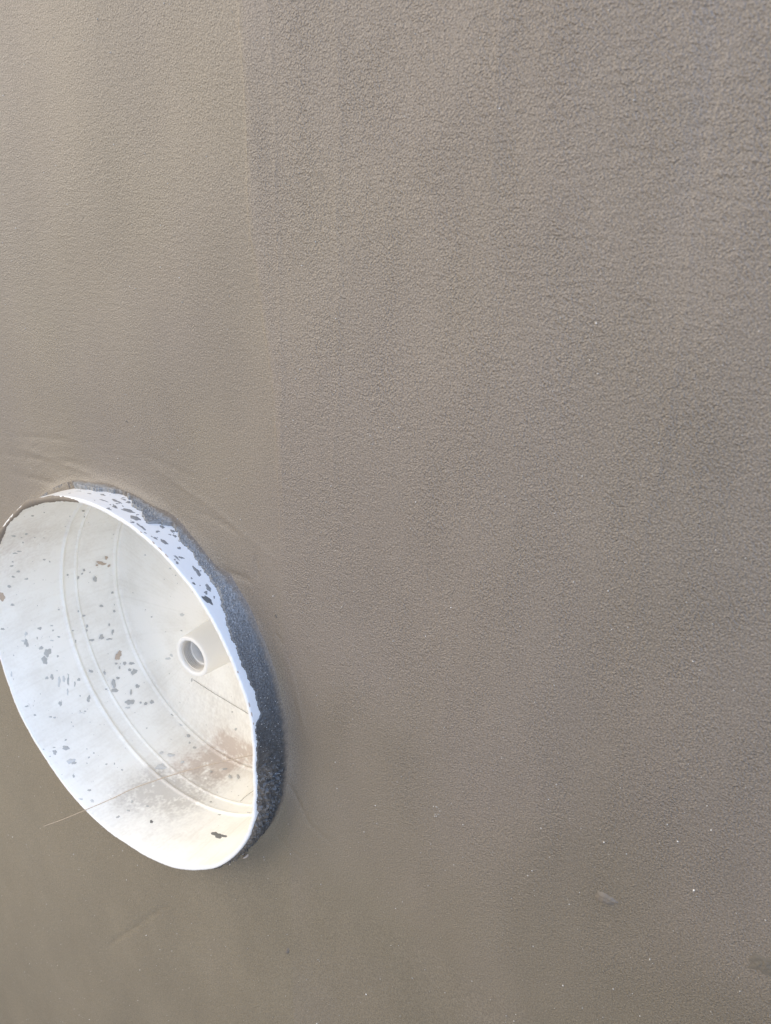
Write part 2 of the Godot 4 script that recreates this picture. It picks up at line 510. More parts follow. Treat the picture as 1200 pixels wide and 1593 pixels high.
func stain_picture() -> ImageTexture:
	var tw := 2048
	var th := 700
	var rows := []
	rows.resize(th)
	var floor_z := RIM_Z - 0.1135
	var rose := [[on_wall(-228, -104), 0.016, 0.8], [on_wall(-216, -104), 0.012, 0.7], [on_wall(-232, -88), 0.013, 0.6], [on_wall(-210, -92), 0.012, 0.55], [Vector3(-0.004, -0.119, floor_z), 0.013, 1.1], [Vector3(0.012, -0.121, floor_z), 0.012, 1.0], [Vector3(0.026, -0.116, floor_z), 0.010, 0.9], [on_wall(-243, -80), 0.012, 0.4], [on_wall(345, -14), 0.03, 0.25]]
	var dirt := [[on_wall(-252, -58.4), 0.008, 0.9], [on_wall(-244, -58.4), 0.010, 1.1], [on_wall(-236, -58.2), 0.010, 1.2], [on_wall(-227, -58.4), 0.009, 1.1], [on_wall(-218, -58.6), 0.009, 0.8], [on_wall(-205, -60), 0.012, 0.6], [on_wall(-247, -30), 0.016, 0.7], [on_wall(-238, -42), 0.018, 0.5], [on_wall(-222, -78), 0.014, 0.5], [on_wall(-212, -84), 0.014, 0.6], [on_wall(-218, -45), 0.02, 0.35], [Vector3(-0.03, -0.09, floor_z), 0.03, 0.35], [Vector3(0.02, -0.08, floor_z), 0.03, 0.35], [on_wall(-200, -40), 0.03, 0.3], [on_wall(330, -40), 0.05, 0.12]]
	var job := WorkerThreadPool.add_group_task(func(j: int) -> void:
		var row := PackedByteArray()
		row.resize(tw * 3)
		var q := bowl_point((j + 0.5) / th)
		for i in tw:
			var phi := -PI + TAU * (i + 0.5) / tw
			var p := Vector3(cos(phi) * q.x, sin(phi) * q.x, RIM_Z + q.y)
			var n1 := tint.get_noise_3d(p.x * 90.0, p.y * 90.0, p.z * 90.0)
			var n2 := fine.get_noise_3d(p.x * 330.0, p.y * 330.0, p.z * 330.0)
			var n3 := tint.get_noise_3d(p.x * 22.0 + 7.0, p.y * 22.0, p.z * 22.0)
			var a := 0.0
			for s in rose:
				a += s[2] * smear(p, s[0], s[1])
			var b := 0.0
			for s in dirt:
				b += s[2] * smear(p, s[0], s[1])
			a = clampf(a * clampf(0.55 + 0.6 * n1 + 0.4 * n2, 0.0, 1.2), 0.0, 0.6) * 0.8
			b = clampf(b * clampf(0.50 + 0.5 * n1 + 0.45 * n2, 0.0, 1.2), 0.0, 0.6) * 0.6
			var c := Color(0.957, 0.947, 0.915).lerp(Color(0.87, 0.85, 0.805), clampf(0.12 + 0.6 * n3 + 0.2 * n2 + 0.35 * maxf(0.0, tint.get_noise_2d(phi * 26.0, p.z * 12.0)), 0.0, 0.6))
			c = c.lerp(Color(0.66, 0.565, 0.50), a)
			c = c.lerp(Color(0.58, 0.55, 0.52), b)
			row[i * 3] = int(clampf(c.r, 0, 1) * 255.0)
			row[i * 3 + 1] = int(clampf(c.g, 0, 1) * 255.0)
			row[i * 3 + 2] = int(clampf(c.b, 0, 1) * 255.0)
		rows[j] = row, th)
	WorkerThreadPool.wait_for_group_task_completion(job)
	var bytes := PackedByteArray()
	for j in th:
		bytes.append_array(rows[j])
	return ImageTexture.create_from_image(Image.create_from_data(tw, th, false, Image.FORMAT_RGB8, bytes))


func make_niche() -> void:
	niche = Node3D.new()
	niche.name = "light_niche"
	add_child(niche)
	tell(niche, "round white plastic pool light niche set in the render, splashed with mortar", "light niche")
	var inside: StandardMaterial3D = M.plastic.duplicate()
	inside.albedo_color = Color.WHITE
	inside.albedo_texture = stain_picture()
	grid("bowl", 721, (BOWL.size() - 1) * 3 + 1, func(u: float, v: float) -> Vector3:
		var q := bowl_point(v)
		return ring_at(-PI + TAU * u, q.x, RIM_Z + q.y), inside, niche, true)
	# the lip and the outside of the drum, to behind the render
	var outer := [[138.0, 0.0], [138.15, 0.35], [138.7, 0.6], [139.8, 0.6], [140.4, 0.3], [140.6, -0.4], [140.6, -3.0], [140.5, -12.0], [140.5, -24.0], [140.5, -60.0], [139.0, -110.0], [137.0, -118.0], [100.0, -118.5], [0.5, -118.5]]
	grid("rim", 1441, outer.size(), func(u: float, v: float) -> Vector3:
		var q: Array = outer[int(round(v * (outer.size() - 1)))]
		var phi := PI - TAU * u
		var worn := 0.0
		if q[1] > -1.0:
			worn = 0.00012 * fine.get_noise_2d(phi * 60.0, 4.0) + 0.0002 * minf(0.0, wave.get_noise_2d(phi * 25.0, 4.0))
		return ring_at(phi, q[0] * 0.001, RIM_Z + q[1] * 0.001 + worn), M.lip, niche, true)
	make_boss()


func lathe(called: String, rings: Array, centre: Vector3, material: Material, parent: Node, around := 96) -> MeshInstance3D:
	return grid(called, around + 1, rings.size(), func(u: float, v: float) -> Vector3:
		var q: Array = rings[int(round(v * (rings.size() - 1)))]
		var phi := PI - TAU * u
		return centre + Vector3(cos(phi) * q[0], sin(phi) * q[0], q[1]) * 0.001, material, parent, true)


func make_boss() -> void:
	# the cable entry on the floor of the niche: a tapered boss with a threaded hole
	var c := Vector3(0.0061, -0.0066, RIM_Z - 0.0700)
	var boss := lathe("cable_boss", [[12.9, -2.2], [13.2, -0.9], [13.8, -0.25], [14.6, 0.0], [15.8, 0.0], [16.6, -0.3], [17.0, -1.1], [17.15, -3.0], [17.9, -14.0], [18.7, -26.0], [19.6, -37.0], [20.6, -41.0], [22.5, -43.0], [26.0, -43.7]], c, M.lip, niche)
	var thread := []
	thread.append([12.9, -2.2])
	for k in 5:
		thread.append([12.9, -2.6 - k * 1.5])
		thread.append([11.9, -3.2 - k * 1.5])
		thread.append([11.9, -3.5 - k * 1.5])
		thread.append([12.9, -4.0 - k * 1.5])
	thread.reverse()
	lathe("threaded_hole", thread, c, M.thread, boss)
	lathe("sleeve", [[8.6, -34.0], [9.4, -14.0], [9.5, -9.6], [9.9, -9.0], [10.8, -9.0], [11.4, -9.4], [12.9, -9.9]], c, M.lip, boss)
	lathe("hole_end", [[0.2, -33.5], [8.7, -33.5]], c, M.pale_splash, boss)


# ---------------------------------------------------------------- dried mortar splashes on the niche
func dab(kind: int, tone: int, a: float, b: float, e1: Vector2, e2: Vector2) -> void:
	# kind 0 on the bowl's side (arc, depth), 1 on its floor (x, y), 2 on the outside of the rim (degrees, height); millimetres
	var r := splash_rng
	var n := 18
	var p2 := r.randf() * TAU
	var p3 := r.randf() * TAU
	var w2 := r.randf_range(0.0, 0.28)
	var w3 := r.randf_range(0.04, 0.20)
	var lobes := PackedFloat32Array()
	for k in n:
		var t := TAU * k / n
		lobes.append(0.95 + w2 * sin(2.0 * t + p2) + w3 * sin(3.0 * t + p3) + 0.14 * sin(5.0 * t + p2 + p3) + r.randf_range(-0.06, 0.06))
	var st := SurfaceTool.new()
	st.begin(Mesh.PRIMITIVE_TRIANGLES)
	st.set_smooth_group(0)
	var size := sqrt(absf(e1.cross(e2)))
	var thick := clampf(size * 0.06, 0.06, 0.3)
	var pts := []
	for ring in [0.0, 0.62, 1.0]:
		for k in n:
			var t := TAU * k / n
			var o := (e1 * cos(t) + e2 * sin(t)) * lobes[k] * (ring as float)
			var lift := thick if ring < 0.3 else thick * 0.85 if ring < 0.8 else -0.15
			var p: Vector3
			if kind == 1:
				p = Vector3((a + o.x) * 0.001, (b + o.y) * 0.001, RIM_Z - 0.1135 + lift * 0.001)
			elif kind == 0:
				var z := b + o.y
				var phi := (a + o.x) / 135.0
				var rr := 0.1376 if z > -72.0 else lerpf(0.1376, 0.1325, (-z - 72.0) / 36.0)
				p = ring_at(phi, rr - lift * 0.001, RIM_Z + z * 0.001)
			else:
				p = ring_at(deg_to_rad(a) + o.x / 140.6, 0.1406 + lift * 0.001, (b + o.y) * 0.001)
			pts.append(p)
	for ring in 2:
		for k in n:
			var k2 := (k + 1) % n
			for q in [ring * n + k, (ring + 1) * n + k2, (ring + 1) * n + k, ring * n + k, ring * n + k2, (ring + 1) * n + k2]:
				st.add_vertex(pts[q])
	st.generate_normals()
	var o := MeshInstance3D.new()
	o.name = "mortar_splash"
	o.mesh = st.commit()
	o.material_override = [M.splash, M.tan_splash, M.pale_splash, M.dark_splash, M.film][tone]
	niche.add_child(o, true)


func make_splashes() -> void:
	splash_rng.seed = 77
	dab(0, 0, 310.4, -17.6, Vector2(0.8, -1.3), Vector2(2.1, -0.9))
	dab(0, 0, 310.7, -27.0, Vector2(0.5, -0.8), Vector2(1.1, -0.4))
	dab(0, 0, 331.9, -56.8, Vector2(0.4, -1.0), Vector2(1.3, -0.3))
	dab(0, 0, 344.6, -56.6, Vector2(0.4, -1.0), Vector2(0.7, -0.1))
	dab(0, 0, 337.9, -21.7, Vector2(1.1, -1.7), Vector2(1.3, -0.3))
	dab(0, 0, 335.2, -11.0, Vector2(1.2, -2.2), Vector2(1.2, -0.3))
	dab(0, 0, 340.4, -18.4, Vector2(0.4, -0.9), Vector2(0.7, -0.1))
	dab(0, 0, 347.6, -21.3, Vector2(0.4, -0.9), Vector2(1.1, -0.4))
	dab(0, 0, 346.2, -30.6, Vector2(0.5, -0.9), Vector2(0.7, -0.1))
	dab(0, 0, 350.6, -39.5, Vector2(0.4, -1.0), Vector2(0.7, -0.1))
	dab(0, 0, 357.4, -16.6, Vector2(1.1, -2.4), Vector2(0.8, -0.1))
	dab(0, 0, 356.7, -19.8, Vector2(1.1, -2.3), Vector2(0.7, -0.1))
	dab(0, 0, 365.9, -15.7, Vector2(0.5, -0.9), Vector2(0.7, -0.1))
	dab(0, 0, 370.1, -15.4, Vector2(0.6, -1.5), Vector2(1.0, -0.0))
	dab(0, 0, 378.3, -21.4, Vector2(0.6, -1.6), Vector2(1.1, 0.0))
	dab(0, 0, 381.7, -17.3, Vector2(0.6, -1.5), Vector2(1.0, -0.0))
	dab(0, 0, 389.7, -14.3, Vector2(0.7, -1.5), Vector2(1.5, -0.2))
	dab(0, 0, 388.7, -28.8, Vector2(0.6, -1.5), Vector2(1.0, -0.0))
	dab(0, 0, 375.6, -43.5, Vector2(0.6, -1.6), Vector2(1.2, 0.0))
	dab(0, 0, 379.7, -48.6, Vector2(0.4, -1.0), Vector2(1.4, -0.3))
	dab(0, 0, 406.5, -75.5, Vector2(0.3, -1.4), Vector2(1.4, 0.1))
	dab(0, 0, 403.8, -79.2, Vector2(0.1, -0.8), Vector2(1.0, -0.1))
	dab(0, 0, 400.2, -66.0, Vector2(0.4, -1.0), Vector2(1.0, -0.0))
	dab(0, 0, 413.1, -90.6, Vector2(0.6, -1.8), Vector2(2.8, 0.2))
	dab(0, 0, 404.8, -86.2, Vector2(0.2, -0.6), Vector2(0.6, 0.2))
	dab(0, 0, 400.9, -81.0, Vector2(0.4, -1.0), Vector2(1.4, 0.1))
	dab(1, 0, -127.8, 19.8, Vector2(2.4, 0.6), Vector2(-0.2, -1.2))
	dab(1, 0, -129.1, 10.9, Vector2(1.8, 0.5), Vector2(-0.2, -1.1))
	dab(0, 0, 396.0, -108.8, Vector2(0.1, -0.9), Vector2(1.7, 0.2))
	dab(0, 0, 365.4, -108.7, Vector2(-0.2, -1.0), Vector2(1.6, -0.3))
	dab(1, 0, -93.0, 37.1, Vector2(1.5, 0.4), Vector2(-0.1, -0.9))
	dab(0, 1, 399.0, -96.7, Vector2(1.6, -4.3), Vector2(1.9, -0.1))
	dab(0, 1, 404.0, -104.0, Vector2(0.4, -1.2), Vector2(1.7, 0.2))
	dab(0, 1, 394.7, -101.4, Vector2(0.6, -1.7), Vector2(1.8, -0.2))
	dab(0, 1, 399.8, -92.7, Vector2(0.3, -1.3), Vector2(0.9, -0.1))
	dab(0, 0, 330.7, -68.6, Vector2(0.6, -1.4), Vector2(1.3, -0.3))
	dab(0, 0, 340.1, -72.8, Vector2(0.4, -1.0), Vector2(1.2, -0.4))
	dab(0, 0, 389.7, -14.1, Vector2(0.7, -1.5), Vector2(1.2, 0.0))
	dab(0, 0, 407.6, -16.1, Vector2(0.7, -1.6), Vector2(1.1, 0.0))
	dab(0, 0, -423.5, -5.6, Vector2(0.7, -1.4), Vector2(1.1, 0.0))
	dab(0, 1, 396.6, -8.0, Vector2(1.1, -2.6), Vector2(4.0, 0.3))
	dab(0, 2, -411.3, -23.4, Vector2(0.7, -1.5), Vector2(1.6, 0.2))
	dab(0, 0, -404.0, -21.8, Vector2(0.7, -1.6), Vector2(3.3, 1.0))
	dab(0, 2, -406.5, -20.1, Vector2(1.0, -2.1), Vector2(0.6, 0.2))
	dab(0, 0, -404.0, -31.5, Vector2(0.3, -0.6), Vector2(1.0, 0.3))
	dab(0, 0, -410.9, -35.4, Vector2(0.9, -2.2), Vector2(1.3, 0.1))
	dab(0, 0, -408.8, -45.9, Vector2(0.7, -1.6), Vector2(0.8, 0.2))
	dab(0, 0, -404.4, -46.1, Vector2(0.5, -1.2), Vector2(0.9, 0.3))
	dab(0, 0, -419.8, -54.8, Vector2(0.5, -1.2), Vector2(0.9, 0.3))
	dab(0, 0, -397.0, -49.6, Vector2(0.7, -1.6), Vector2(1.0, 0.3))
	dab(0, 0, -396.7, -63.3, Vector2(0.5, -1.1), Vector2(0.5, 0.2))
	dab(0, 0, -391.9, -58.9, Vector2(0.5, -1.0), Vector2(0.8, 0.2))
	dab(0, 0, -387.0, -63.1, Vector2(0.2, -0.6), Vector2(1.5, 0.4))
	dab(0, 0, -394.6, -32.6, Vector2(0.8, -1.8), Vector2(1.6, 0.5))
	dab(0, 0, -388.7, -36.8, Vector2(1.5, -3.4), Vector2(3.6, 1.1))
	dab(0, 0, -383.8, -32.4, Vector2(1.2, -2.6), Vector2(3.4, 1.0))
	dab(0, 2, -396.6, -43.1, Vector2(1.0, -2.2), Vector2(0.6, 0.2))
	dab(0, 0, -382.0, -44.0, Vector2(0.5, -1.2), Vector2(1.2, 0.4))
	dab(0, 0, -377.3, -59.0, Vector2(0.5, -1.0), Vector2(0.6, 0.2))
	dab(0, 0, -369.7, -59.3, Vector2(0.6, -1.2), Vector2(0.8, 0.5))
	dab(0, 0, -365.2, -58.8, Vector2(0.6, -1.2), Vector2(0.8, 0.3))
	dab(0, 0, -357.3, -66.8, Vector2(0.8, -1.8), Vector2(1.0, 0.6))
	dab(0, 0, -350.8, -77.0, Vector2(0.6, -1.0), Vector2(1.2, 0.6))
	dab(0, 0, -369.4, -29.3, Vector2(0.6, -1.3), Vector2(1.2, 0.6))
	dab(0, 0, -368.3, -33.6, Vector2(0.6, -1.3), Vector2(2.7, 1.1))
	dab(0, 2, -385.1, -3.4, Vector2(0.3, -0.7), Vector2(1.9, 0.6))
	dab(0, 2, -362.1, -37.9, Vector2(0.6, -1.2), Vector2(4.8, 2.3))
	dab(0, 2, -362.3, -42.3, Vector2(0.7, -1.3), Vector2(3.3, 1.5))
	dab(0, 0, -359.6, -45.3, Vector2(0.5, -1.0), Vector2(4.8, 2.3))
	dab(0, 2, -351.2, -40.8, Vector2(0.5, -0.8), Vector2(3.2, 1.5))
	dab(0, 0, -356.0, -53.8, Vector2(1.1, -2.1), Vector2(1.3, 0.7))
	dab(0, 0, -354.2, -49.2, Vector2(0.5, -0.9), Vector2(2.4, 1.3))
	dab(0, 0, -343.3, -48.7, Vector2(0.4, -0.7), Vector2(0.9, 0.6))
	dab(0, 0, -337.7, -54.0, Vector2(1.2, -2.1), Vector2(2.7, 1.6))
	dab(0, 0, -345.5, -31.1, Vector2(0.8, -1.4), Vector2(2.1, 0.9))
	dab(0, 0, -356.2, -6.0, Vector2(0.7, -1.3), Vector2(0.6, 0.4))
	dab(0, 0, -347.0, -8.7, Vector2(0.6, -1.1), Vector2(0.6, 0.2))
	dab(0, 0, -339.8, -19.0, Vector2(0.6, -1.2), Vector2(0.6, 0.2))
	dab(0, 0, -337.6, -21.6, Vector2(0.5, -1.1), Vector2(0.6, 0.2))
	dab(0, 0, -329.9, -46.1, Vector2(0.7, -1.0), Vector2(0.8, 0.5))
	dab(0, 2, -330.6, -42.4, Vector2(0.9, -1.8), Vector2(0.5, 0.2))
	dab(0, 0, -416.5, -105.0, Vector2(0.5, -1.4), Vector2(1.0, 0.3))
	dab(0, 0, -398.5, -103.5, Vector2(0.3, -0.8), Vector2(0.9, 0.3))
	dab(0, 0, -407.9, -93.0, Vector2(0.7, -1.7), Vector2(1.1, 0.3))
	dab(0, 0, -410.9, -72.2, Vector2(0.2, -0.8), Vector2(0.9, 0.3))
	dab(0, 0, -405.3, -75.7, Vector2(0.7, -1.8), Vector2(0.8, 0.3))
	dab(0, 0, -395.2, -76.7, Vector2(0.3, -0.9), Vector2(1.5, 0.4))
	dab(0, 0, -391.7, -75.1, Vector2(0.5, -1.1), Vector2(1.3, 0.4))
	dab(0, 0, -388.5, -95.8, Vector2(0.3, -0.7), Vector2(1.3, 0.4))
	dab(0, 0, -381.1, -96.9, Vector2(0.5, -1.2), Vector2(2.2, 0.7))
	dab(0, 0, -381.9, -76.9, Vector2(1.2, -2.6), Vector2(0.8, 0.5))
	dab(0, 0, -380.9, -86.0, Vector2(0.9, -2.1), Vector2(2.1, 0.9))
	dab(0, 0, -376.2, -91.9, Vector2(1.2, -2.6), Vector2(0.7, 0.5))
	dab(0, 1, -359.0, -94.1, Vector2(1.4, -2.7), Vector2(3.3, 1.6))
	dab(0, 1, -361.5, -96.8, Vector2(0.6, -1.3), Vector2(1.3, 0.4))
	dab(0, 0, -353.4, -89.5, Vector2(0.6, -1.2), Vector2(0.8, 0.3))
	dab(0, 0, -348.7, -90.7, Vector2(0.4, -0.8), Vector2(1.2, 0.7))
	dab(0, 0, -350.1, -96.4, Vector2(0.8, -1.5), Vector2(1.5, 0.7))
	dab(0, 0, -347.1, -102.1, Vector2(1.3, -2.6), Vector2(1.0, 0.6))
	dab(0, 0, -339.2, -100.7, Vector2(1.4, -2.7), Vector2(2.3, 1.0))
	dab(0, 0, -342.7, -97.9, Vector2(0.7, -1.3), Vector2(1.3, 0.4))
	dab(0, 0, -338.8, -80.0, Vector2(0.8, -1.4), Vector2(4.0, 2.1))
	dab(0, 0, -333.0, -77.9, Vector2(1.7, -2.9), Vector2(1.4, 0.7))
	dab(0, 0, -341.2, -85.3, Vector2(0.8, -1.4), Vector2(1.0, 0.6))
	dab(0, 0, -337.5, -72.1, Vector2(0.6, -1.3), Vector2(0.6, 0.2))
	dab(0, 0, -326.2, -97.0, Vector2(0.8, -1.4), Vector2(1.8, 1.1))
	dab(0, 0, -324.4, -89.3, Vector2(0.5, -0.8), Vector2(2.5, 1.6))
	dab(0, 0, -317.4, -83.8, Vector2(2.0, -3.2), Vector2(2.2, 1.5))
	dab(0, 0, -311.9, -91.5, Vector2(0.6, -0.9), Vector2(0.8, 0.5))
	dab(0, 0, -308.7, -94.8, Vector2(0.9, -1.2), Vector2(1.2, 0.9))
	dab(0, 0, -306.9, -100.2, Vector2(1.2, -1.7), Vector2(1.4, 1.0))
	dab(0, 2, -314.1, -79.6, Vector2(1.1, -1.7), Vector2(0.7, 0.5))
	dab(1, 0, -127.4, -20.9, Vector2(2.2, 0.7), Vector2(-0.4, -2.5))
	dab(1, 0, -116.9, -15.8, Vector2(2.6, 0.8), Vector2(-0.1, -0.7))
	dab(1, 0, -112.8, -17.6, Vector2(1.5, 0.5), Vector2(-0.1, -0.7))
	dab(0, 0, -311.7, -16.5, Vector2(1.7, -2.5), Vector2(1.6, 1.0))
	dab(0, 0, -313.3, -7.4, Vector2(0.9, -1.5), Vector2(1.7, 1.0))
	dab(0, 2, -300.5, -14.0, Vector2(1.7, -2.8), Vector2(2.0, 1.3))
	dab(0, 0, -298.1, -15.1, Vector2(1.2, -1.7), Vector2(1.2, 0.8))
	dab(0, 0, -317.4, -20.0, Vector2(0.6, -0.9), Vector2(0.5, 0.4))
	dab(0, 0, -316.9, -8.9, Vector2(0.5, -1.1), Vector2(0.4, 0.2))
	dab(0, 0, -320.0, -1.4, Vector2(0.4, -0.7), Vector2(0.4, 0.1))
	dab(0, 0, -312.4, -2.5, Vector2(0.3, -0.6), Vector2(0.4, 0.2))
	dab(0, 0, -347.2, -8.6, Vector2(0.4, -0.7), Vector2(0.5, 0.4))
	dab(0, 0, -299.1, -60.7, Vector2(0.5, -0.8), Vector2(0.6, 0.5))
	dab(0, 0, -270.4, -42.3, Vector2(0.4, -0.7), Vector2(0.6, 0.4))
	dab(0, 0, -296.1, -32.9, Vector2(0.4, -0.7), Vector2(0.6, 0.4))
	dab(0, 0, -295.1, -27.5, Vector2(0.5, -0.7), Vector2(0.6, 0.4))
	dab(0, 0, -282.4, -35.4, Vector2(0.7, -0.9), Vector2(0.6, 0.4))
	dab(0, 0, -278.9, -40.9, Vector2(0.5, -0.4), Vector2(1.0, 0.8))
	dab(0, 0, -288.9, -8.8, Vector2(0.5, -0.7), Vector2(1.3, 0.9))
	dab(0, 0, -271.8, -11.2, Vector2(0.8, -1.3), Vector2(0.8, 0.5))
	dab(0, 2, -269.5, -1.8, Vector2(1.1, -1.2), Vector2(0.6, 0.4))
	dab(0, 2, -262.9, -7.2, Vector2(1.0, -1.1), Vector2(1.0, 0.8))
	dab(0, 0, -241.6, -28.7, Vector2(1.1, -0.7), Vector2(1.0, 0.8))
	dab(0, 0, -237.7, -11.7, Vector2(0.9, -1.0), Vector2(1.0, 0.8))
	dab(0, 0, -236.9, -21.1, Vector2(0.9, -0.6), Vector2(0.8, 0.7))
	dab(0, 0, -229.5, -33.7, Vector2(1.3, -0.9), Vector2(0.8, 0.7))
	dab(0, 3, -213.9, -24.4, Vector2(0.9, -0.6), Vector2(1.7, 1.5))
	dab(0, 2, -256.7, -81.8, Vector2(1.7, -1.6), Vector2(1.0, 0.9))
	dab(0, 2, -263.6, -77.8, Vector2(0.9, -1.1), Vector2(1.2, 0.9))
	dab(0, 0, -289.6, -82.5, Vector2(0.4, -0.7), Vector2(0.4, 0.2))
	dab(0, 3, -151.7, -35.4, Vector2(5.8, -0.1), Vector2(4.2, 3.6))
	dab(0, 3, -143.6, -34.8, Vector2(6.0, 0.3), Vector2(1.9, 1.7))
	dab(1, 0, 4.7, -100.0, Vector2(2.3, 1.0), Vector2(-0.1, -1.5))
	dab(1, 0, -38.3, -118.4, Vector2(1.9, 0.8), Vector2(-0.1, -1.3))
	dab(1, 0, 1.6, -83.9, Vector2(1.4, 0.6), Vector2(-0.1, -1.0))
	dab(0, 0, -260.5, -105.1, Vector2(1.1, -1.2), Vector2(1.1, 0.9))
	dab(0, 0, -247.3, -100.7, Vector2(1.0, -0.7), Vector2(0.9, 0.8))
	dab(0, 2, -256.6, -81.8, Vector2(1.8, -1.7), Vector2(0.9, 0.8))
	dab(0, 2, -244.1, -83.9, Vector2(1.2, -1.3), Vector2(0.9, 0.8))
	dab(0, 0, -209.3, -99.9, Vector2(1.9, -1.2), Vector2(0.8, 0.8))
	dab(0, 0, -198.4, -95.5, Vector2(1.5, -0.5), Vector2(1.9, 1.9))
	dab(0, 0, -191.8, -98.3, Vector2(1.0, -0.7), Vector2(2.2, 2.3))
	dab(0, 0, -217.3, -91.7, Vector2(0.8, -0.6), Vector2(0.8, 0.8))
	dab(0, 2, -144.3, -62.3, Vector2(2.5, -0.0), Vector2(2.9, 2.7))
	dab(0, 0, -172.0, -57.1, Vector2(2.4, -0.6), Vector2(1.1, 1.1))
	dab(0, 0, -192.4, -66.6, Vector2(0.8, -0.5), Vector2(0.8, 0.7))
	dab(1, 0, 13.7, -122.4, Vector2(2.3, 1.0), Vector2(-0.1, -1.3))
	dab(1, 2, -70.5, -54.2, Vector2(2.9, 1.0), Vector2(-0.2, -2.0))
	dab(1, 2, -75.4, -59.4, Vector2(4.0, 1.4), Vector2(-0.2, -2.2))
	dab(1, 0, -46.3, -70.6, Vector2(1.4, 0.5), Vector2(-0.3, -2.9))
	dab(1, 0, -78.7, -73.2, Vector2(1.3, 0.5), Vector2(-0.1, -0.9))
	dab(0, 0, -294.6, -109.4, Vector2(1.5, -1.2), Vector2(1.5, 1.0))
	dab(0, 0, -286.1, -108.4, Vector2(1.4, -1.1), Vector2(1.4, 1.0))
	dab(0, 2, -271.0, -109.2, Vector2(3.6, -3.0), Vector2(1.2, 0.8))
	dab(0, 2, -263.7, -109.3, Vector2(1.9, -1.3), Vector2(1.3, 1.0))
	dab(0, 0, -260.5, -105.2, Vector2(1.4, -1.4), Vector2(1.1, 0.9))
	dab(1, 0, 1.7, -83.9, Vector2(1.4, 0.6), Vector2(-0.1, -1.3))
	dab(1, 0, 4.6, -100.8, Vector2(2.3, 1.0), Vector2(-0.1, -1.4))
	dab(1, 0, -38.3, -118.0, Vector2(1.8, 0.8), Vector2(-0.1, -1.5))
	dab(0, 0, -247.5, -100.7, Vector2(0.9, -1.1), Vector2(0.9, 0.8))
	dab(0, 0, -254.3, -101.1, Vector2(0.8, -0.5), Vector2(0.8, 0.8))
	dab(0, 2, -253.2, -68.6, Vector2(2.9, -3.3), Vector2(2.2, 2.0))
	dab(0, 2, -256.4, -82.1, Vector2(1.8, -2.1), Vector2(1.0, 0.9))
	dab(0, 3, -270.7, -42.2, Vector2(0.5, -0.7), Vector2(0.6, 0.4))
	dab(1, 2, -52.2, -7.8, Vector2(3.7, 1.2), Vector2(-0.2, -2.0))
	dab(1, 0, -92.5, -22.8, Vector2(1.8, 0.6), Vector2(-0.1, -1.1))
	dab(1, 0, -101.0, 45.8, Vector2(1.4, 0.3), Vector2(-0.1, -0.7))
	dab(1, 2, -93.5, 37.0, Vector2(1.8, 0.5), Vector2(-0.1, -1.0))
	dab(1, 2, -62.3, 32.9, Vector2(2.3, 0.6), Vector2(-0.1, -1.0))
	dab(1, 0, -56.3, 28.1, Vector2(1.4, 0.4), Vector2(-0.1, -0.8))
	dab(1, 0, -54.5, -23.9, Vector2(2.0, 0.7), Vector2(-0.1, -0.9))
	dab(1, 0, -100.0, -18.1, Vector2(1.2, 0.4), Vector2(-0.1, -0.7))
	dab(1, 0, -127.2, 19.9, Vector2(2.2, 0.6), Vector2(-0.2, -1.3))
	dab(1, 0, -129.3, 11.3, Vector2(1.9, 0.5), Vector2(-0.2, -1.0))
	dab(1, 0, -126.9, -19.7, Vector2(2.6, 0.8), Vector2(-0.3, -2.2))
	dab(1, 0, -113.5, -17.6, Vector2(2.2, 0.7), Vector2(-0.1, -0.8))
	dab(0, 0, -398.8, -103.4, Vector2(0.5, -1.2), Vector2(1.2, 0.3))
	# on the white outside of the rim
	for q in [[84.0, 12.0, 5.0, 1.2], [90.0, 11.0, 3.5, 0.7], [94.0, 14.0, 3.0, 0.6], [70.0, 20.5, 4.5, 1.1], [63.0, 18.0, 3.5, 1.6], [57.5, 19.5, 3.0, 0.8], [52.0, 14.5, 3.8, 1.8], [47.0, 15.5, 3.0, 1.6], [86.5, 17.0, 4.0, 0.9], [100.0, 12.0, 3.2, 0.5]]:
		dab(2, 4, q[0], q[1], Vector2(q[2], 0.3), Vector2(-0.4, q[3]))
	for k in 44:
		var deg := splash_rng.randf_range(44.0, 104.0) if k % 2 else splash_rng.randf_range(64.0, 88.0)
		var top := keyed(COLLAR_TOP, deg)
		var w := splash_rng.randf_range(0.4, 1.9)
		dab(2, 4, deg, splash_rng.randf_range(top, 22.5), Vector2(w, 0.0), Vector2(splash_rng.randf_range(-0.3, 0.3), w * splash_rng.randf_range(0.4, 1.1)))
	dab(2, 4, 74.0, 17.5, Vector2(4.2, 0.4), Vector2(-0.6, 2.6))
	dab(2, 4, 78.0, 15.0, Vector2(5.0, 1.0), Vector2(0.5, 2.2))
	dab(2, 4, 81.5, 18.0, Vector2(3.2, -0.8), Vector2(0.2, 1.4))
	dab(2, 3, 44.5, 20.8, Vector2(4.6, 0.9), Vector2(0.2, 2.3))
	dab(2, 3, 49.5, 22.0, Vector2(1.8, 0.3), Vector2(0.2, 0.9))
	dab(2, 4, 57.0, 17.0, Vector2(1.6, 0.3), Vector2(0.6, 1.5))
	dab(2, 4, 65.0, 20.5, Vector2(2.2, -0.2), Vector2(0.2, 1.0))
	for deg in [68.5, 64.0, 61.5, 59.0, 17.5, 15.0, 12.5, 26.0, -68.0, -84.0]:
		dab(2, 1, deg, 24.0, Vector2(splash_rng.randf_range(0.8, 2.0), 0.0), Vector2(0.0, 0.5))
	make_specks()
	lip_mortar(92.0, 176.0, 1.0)


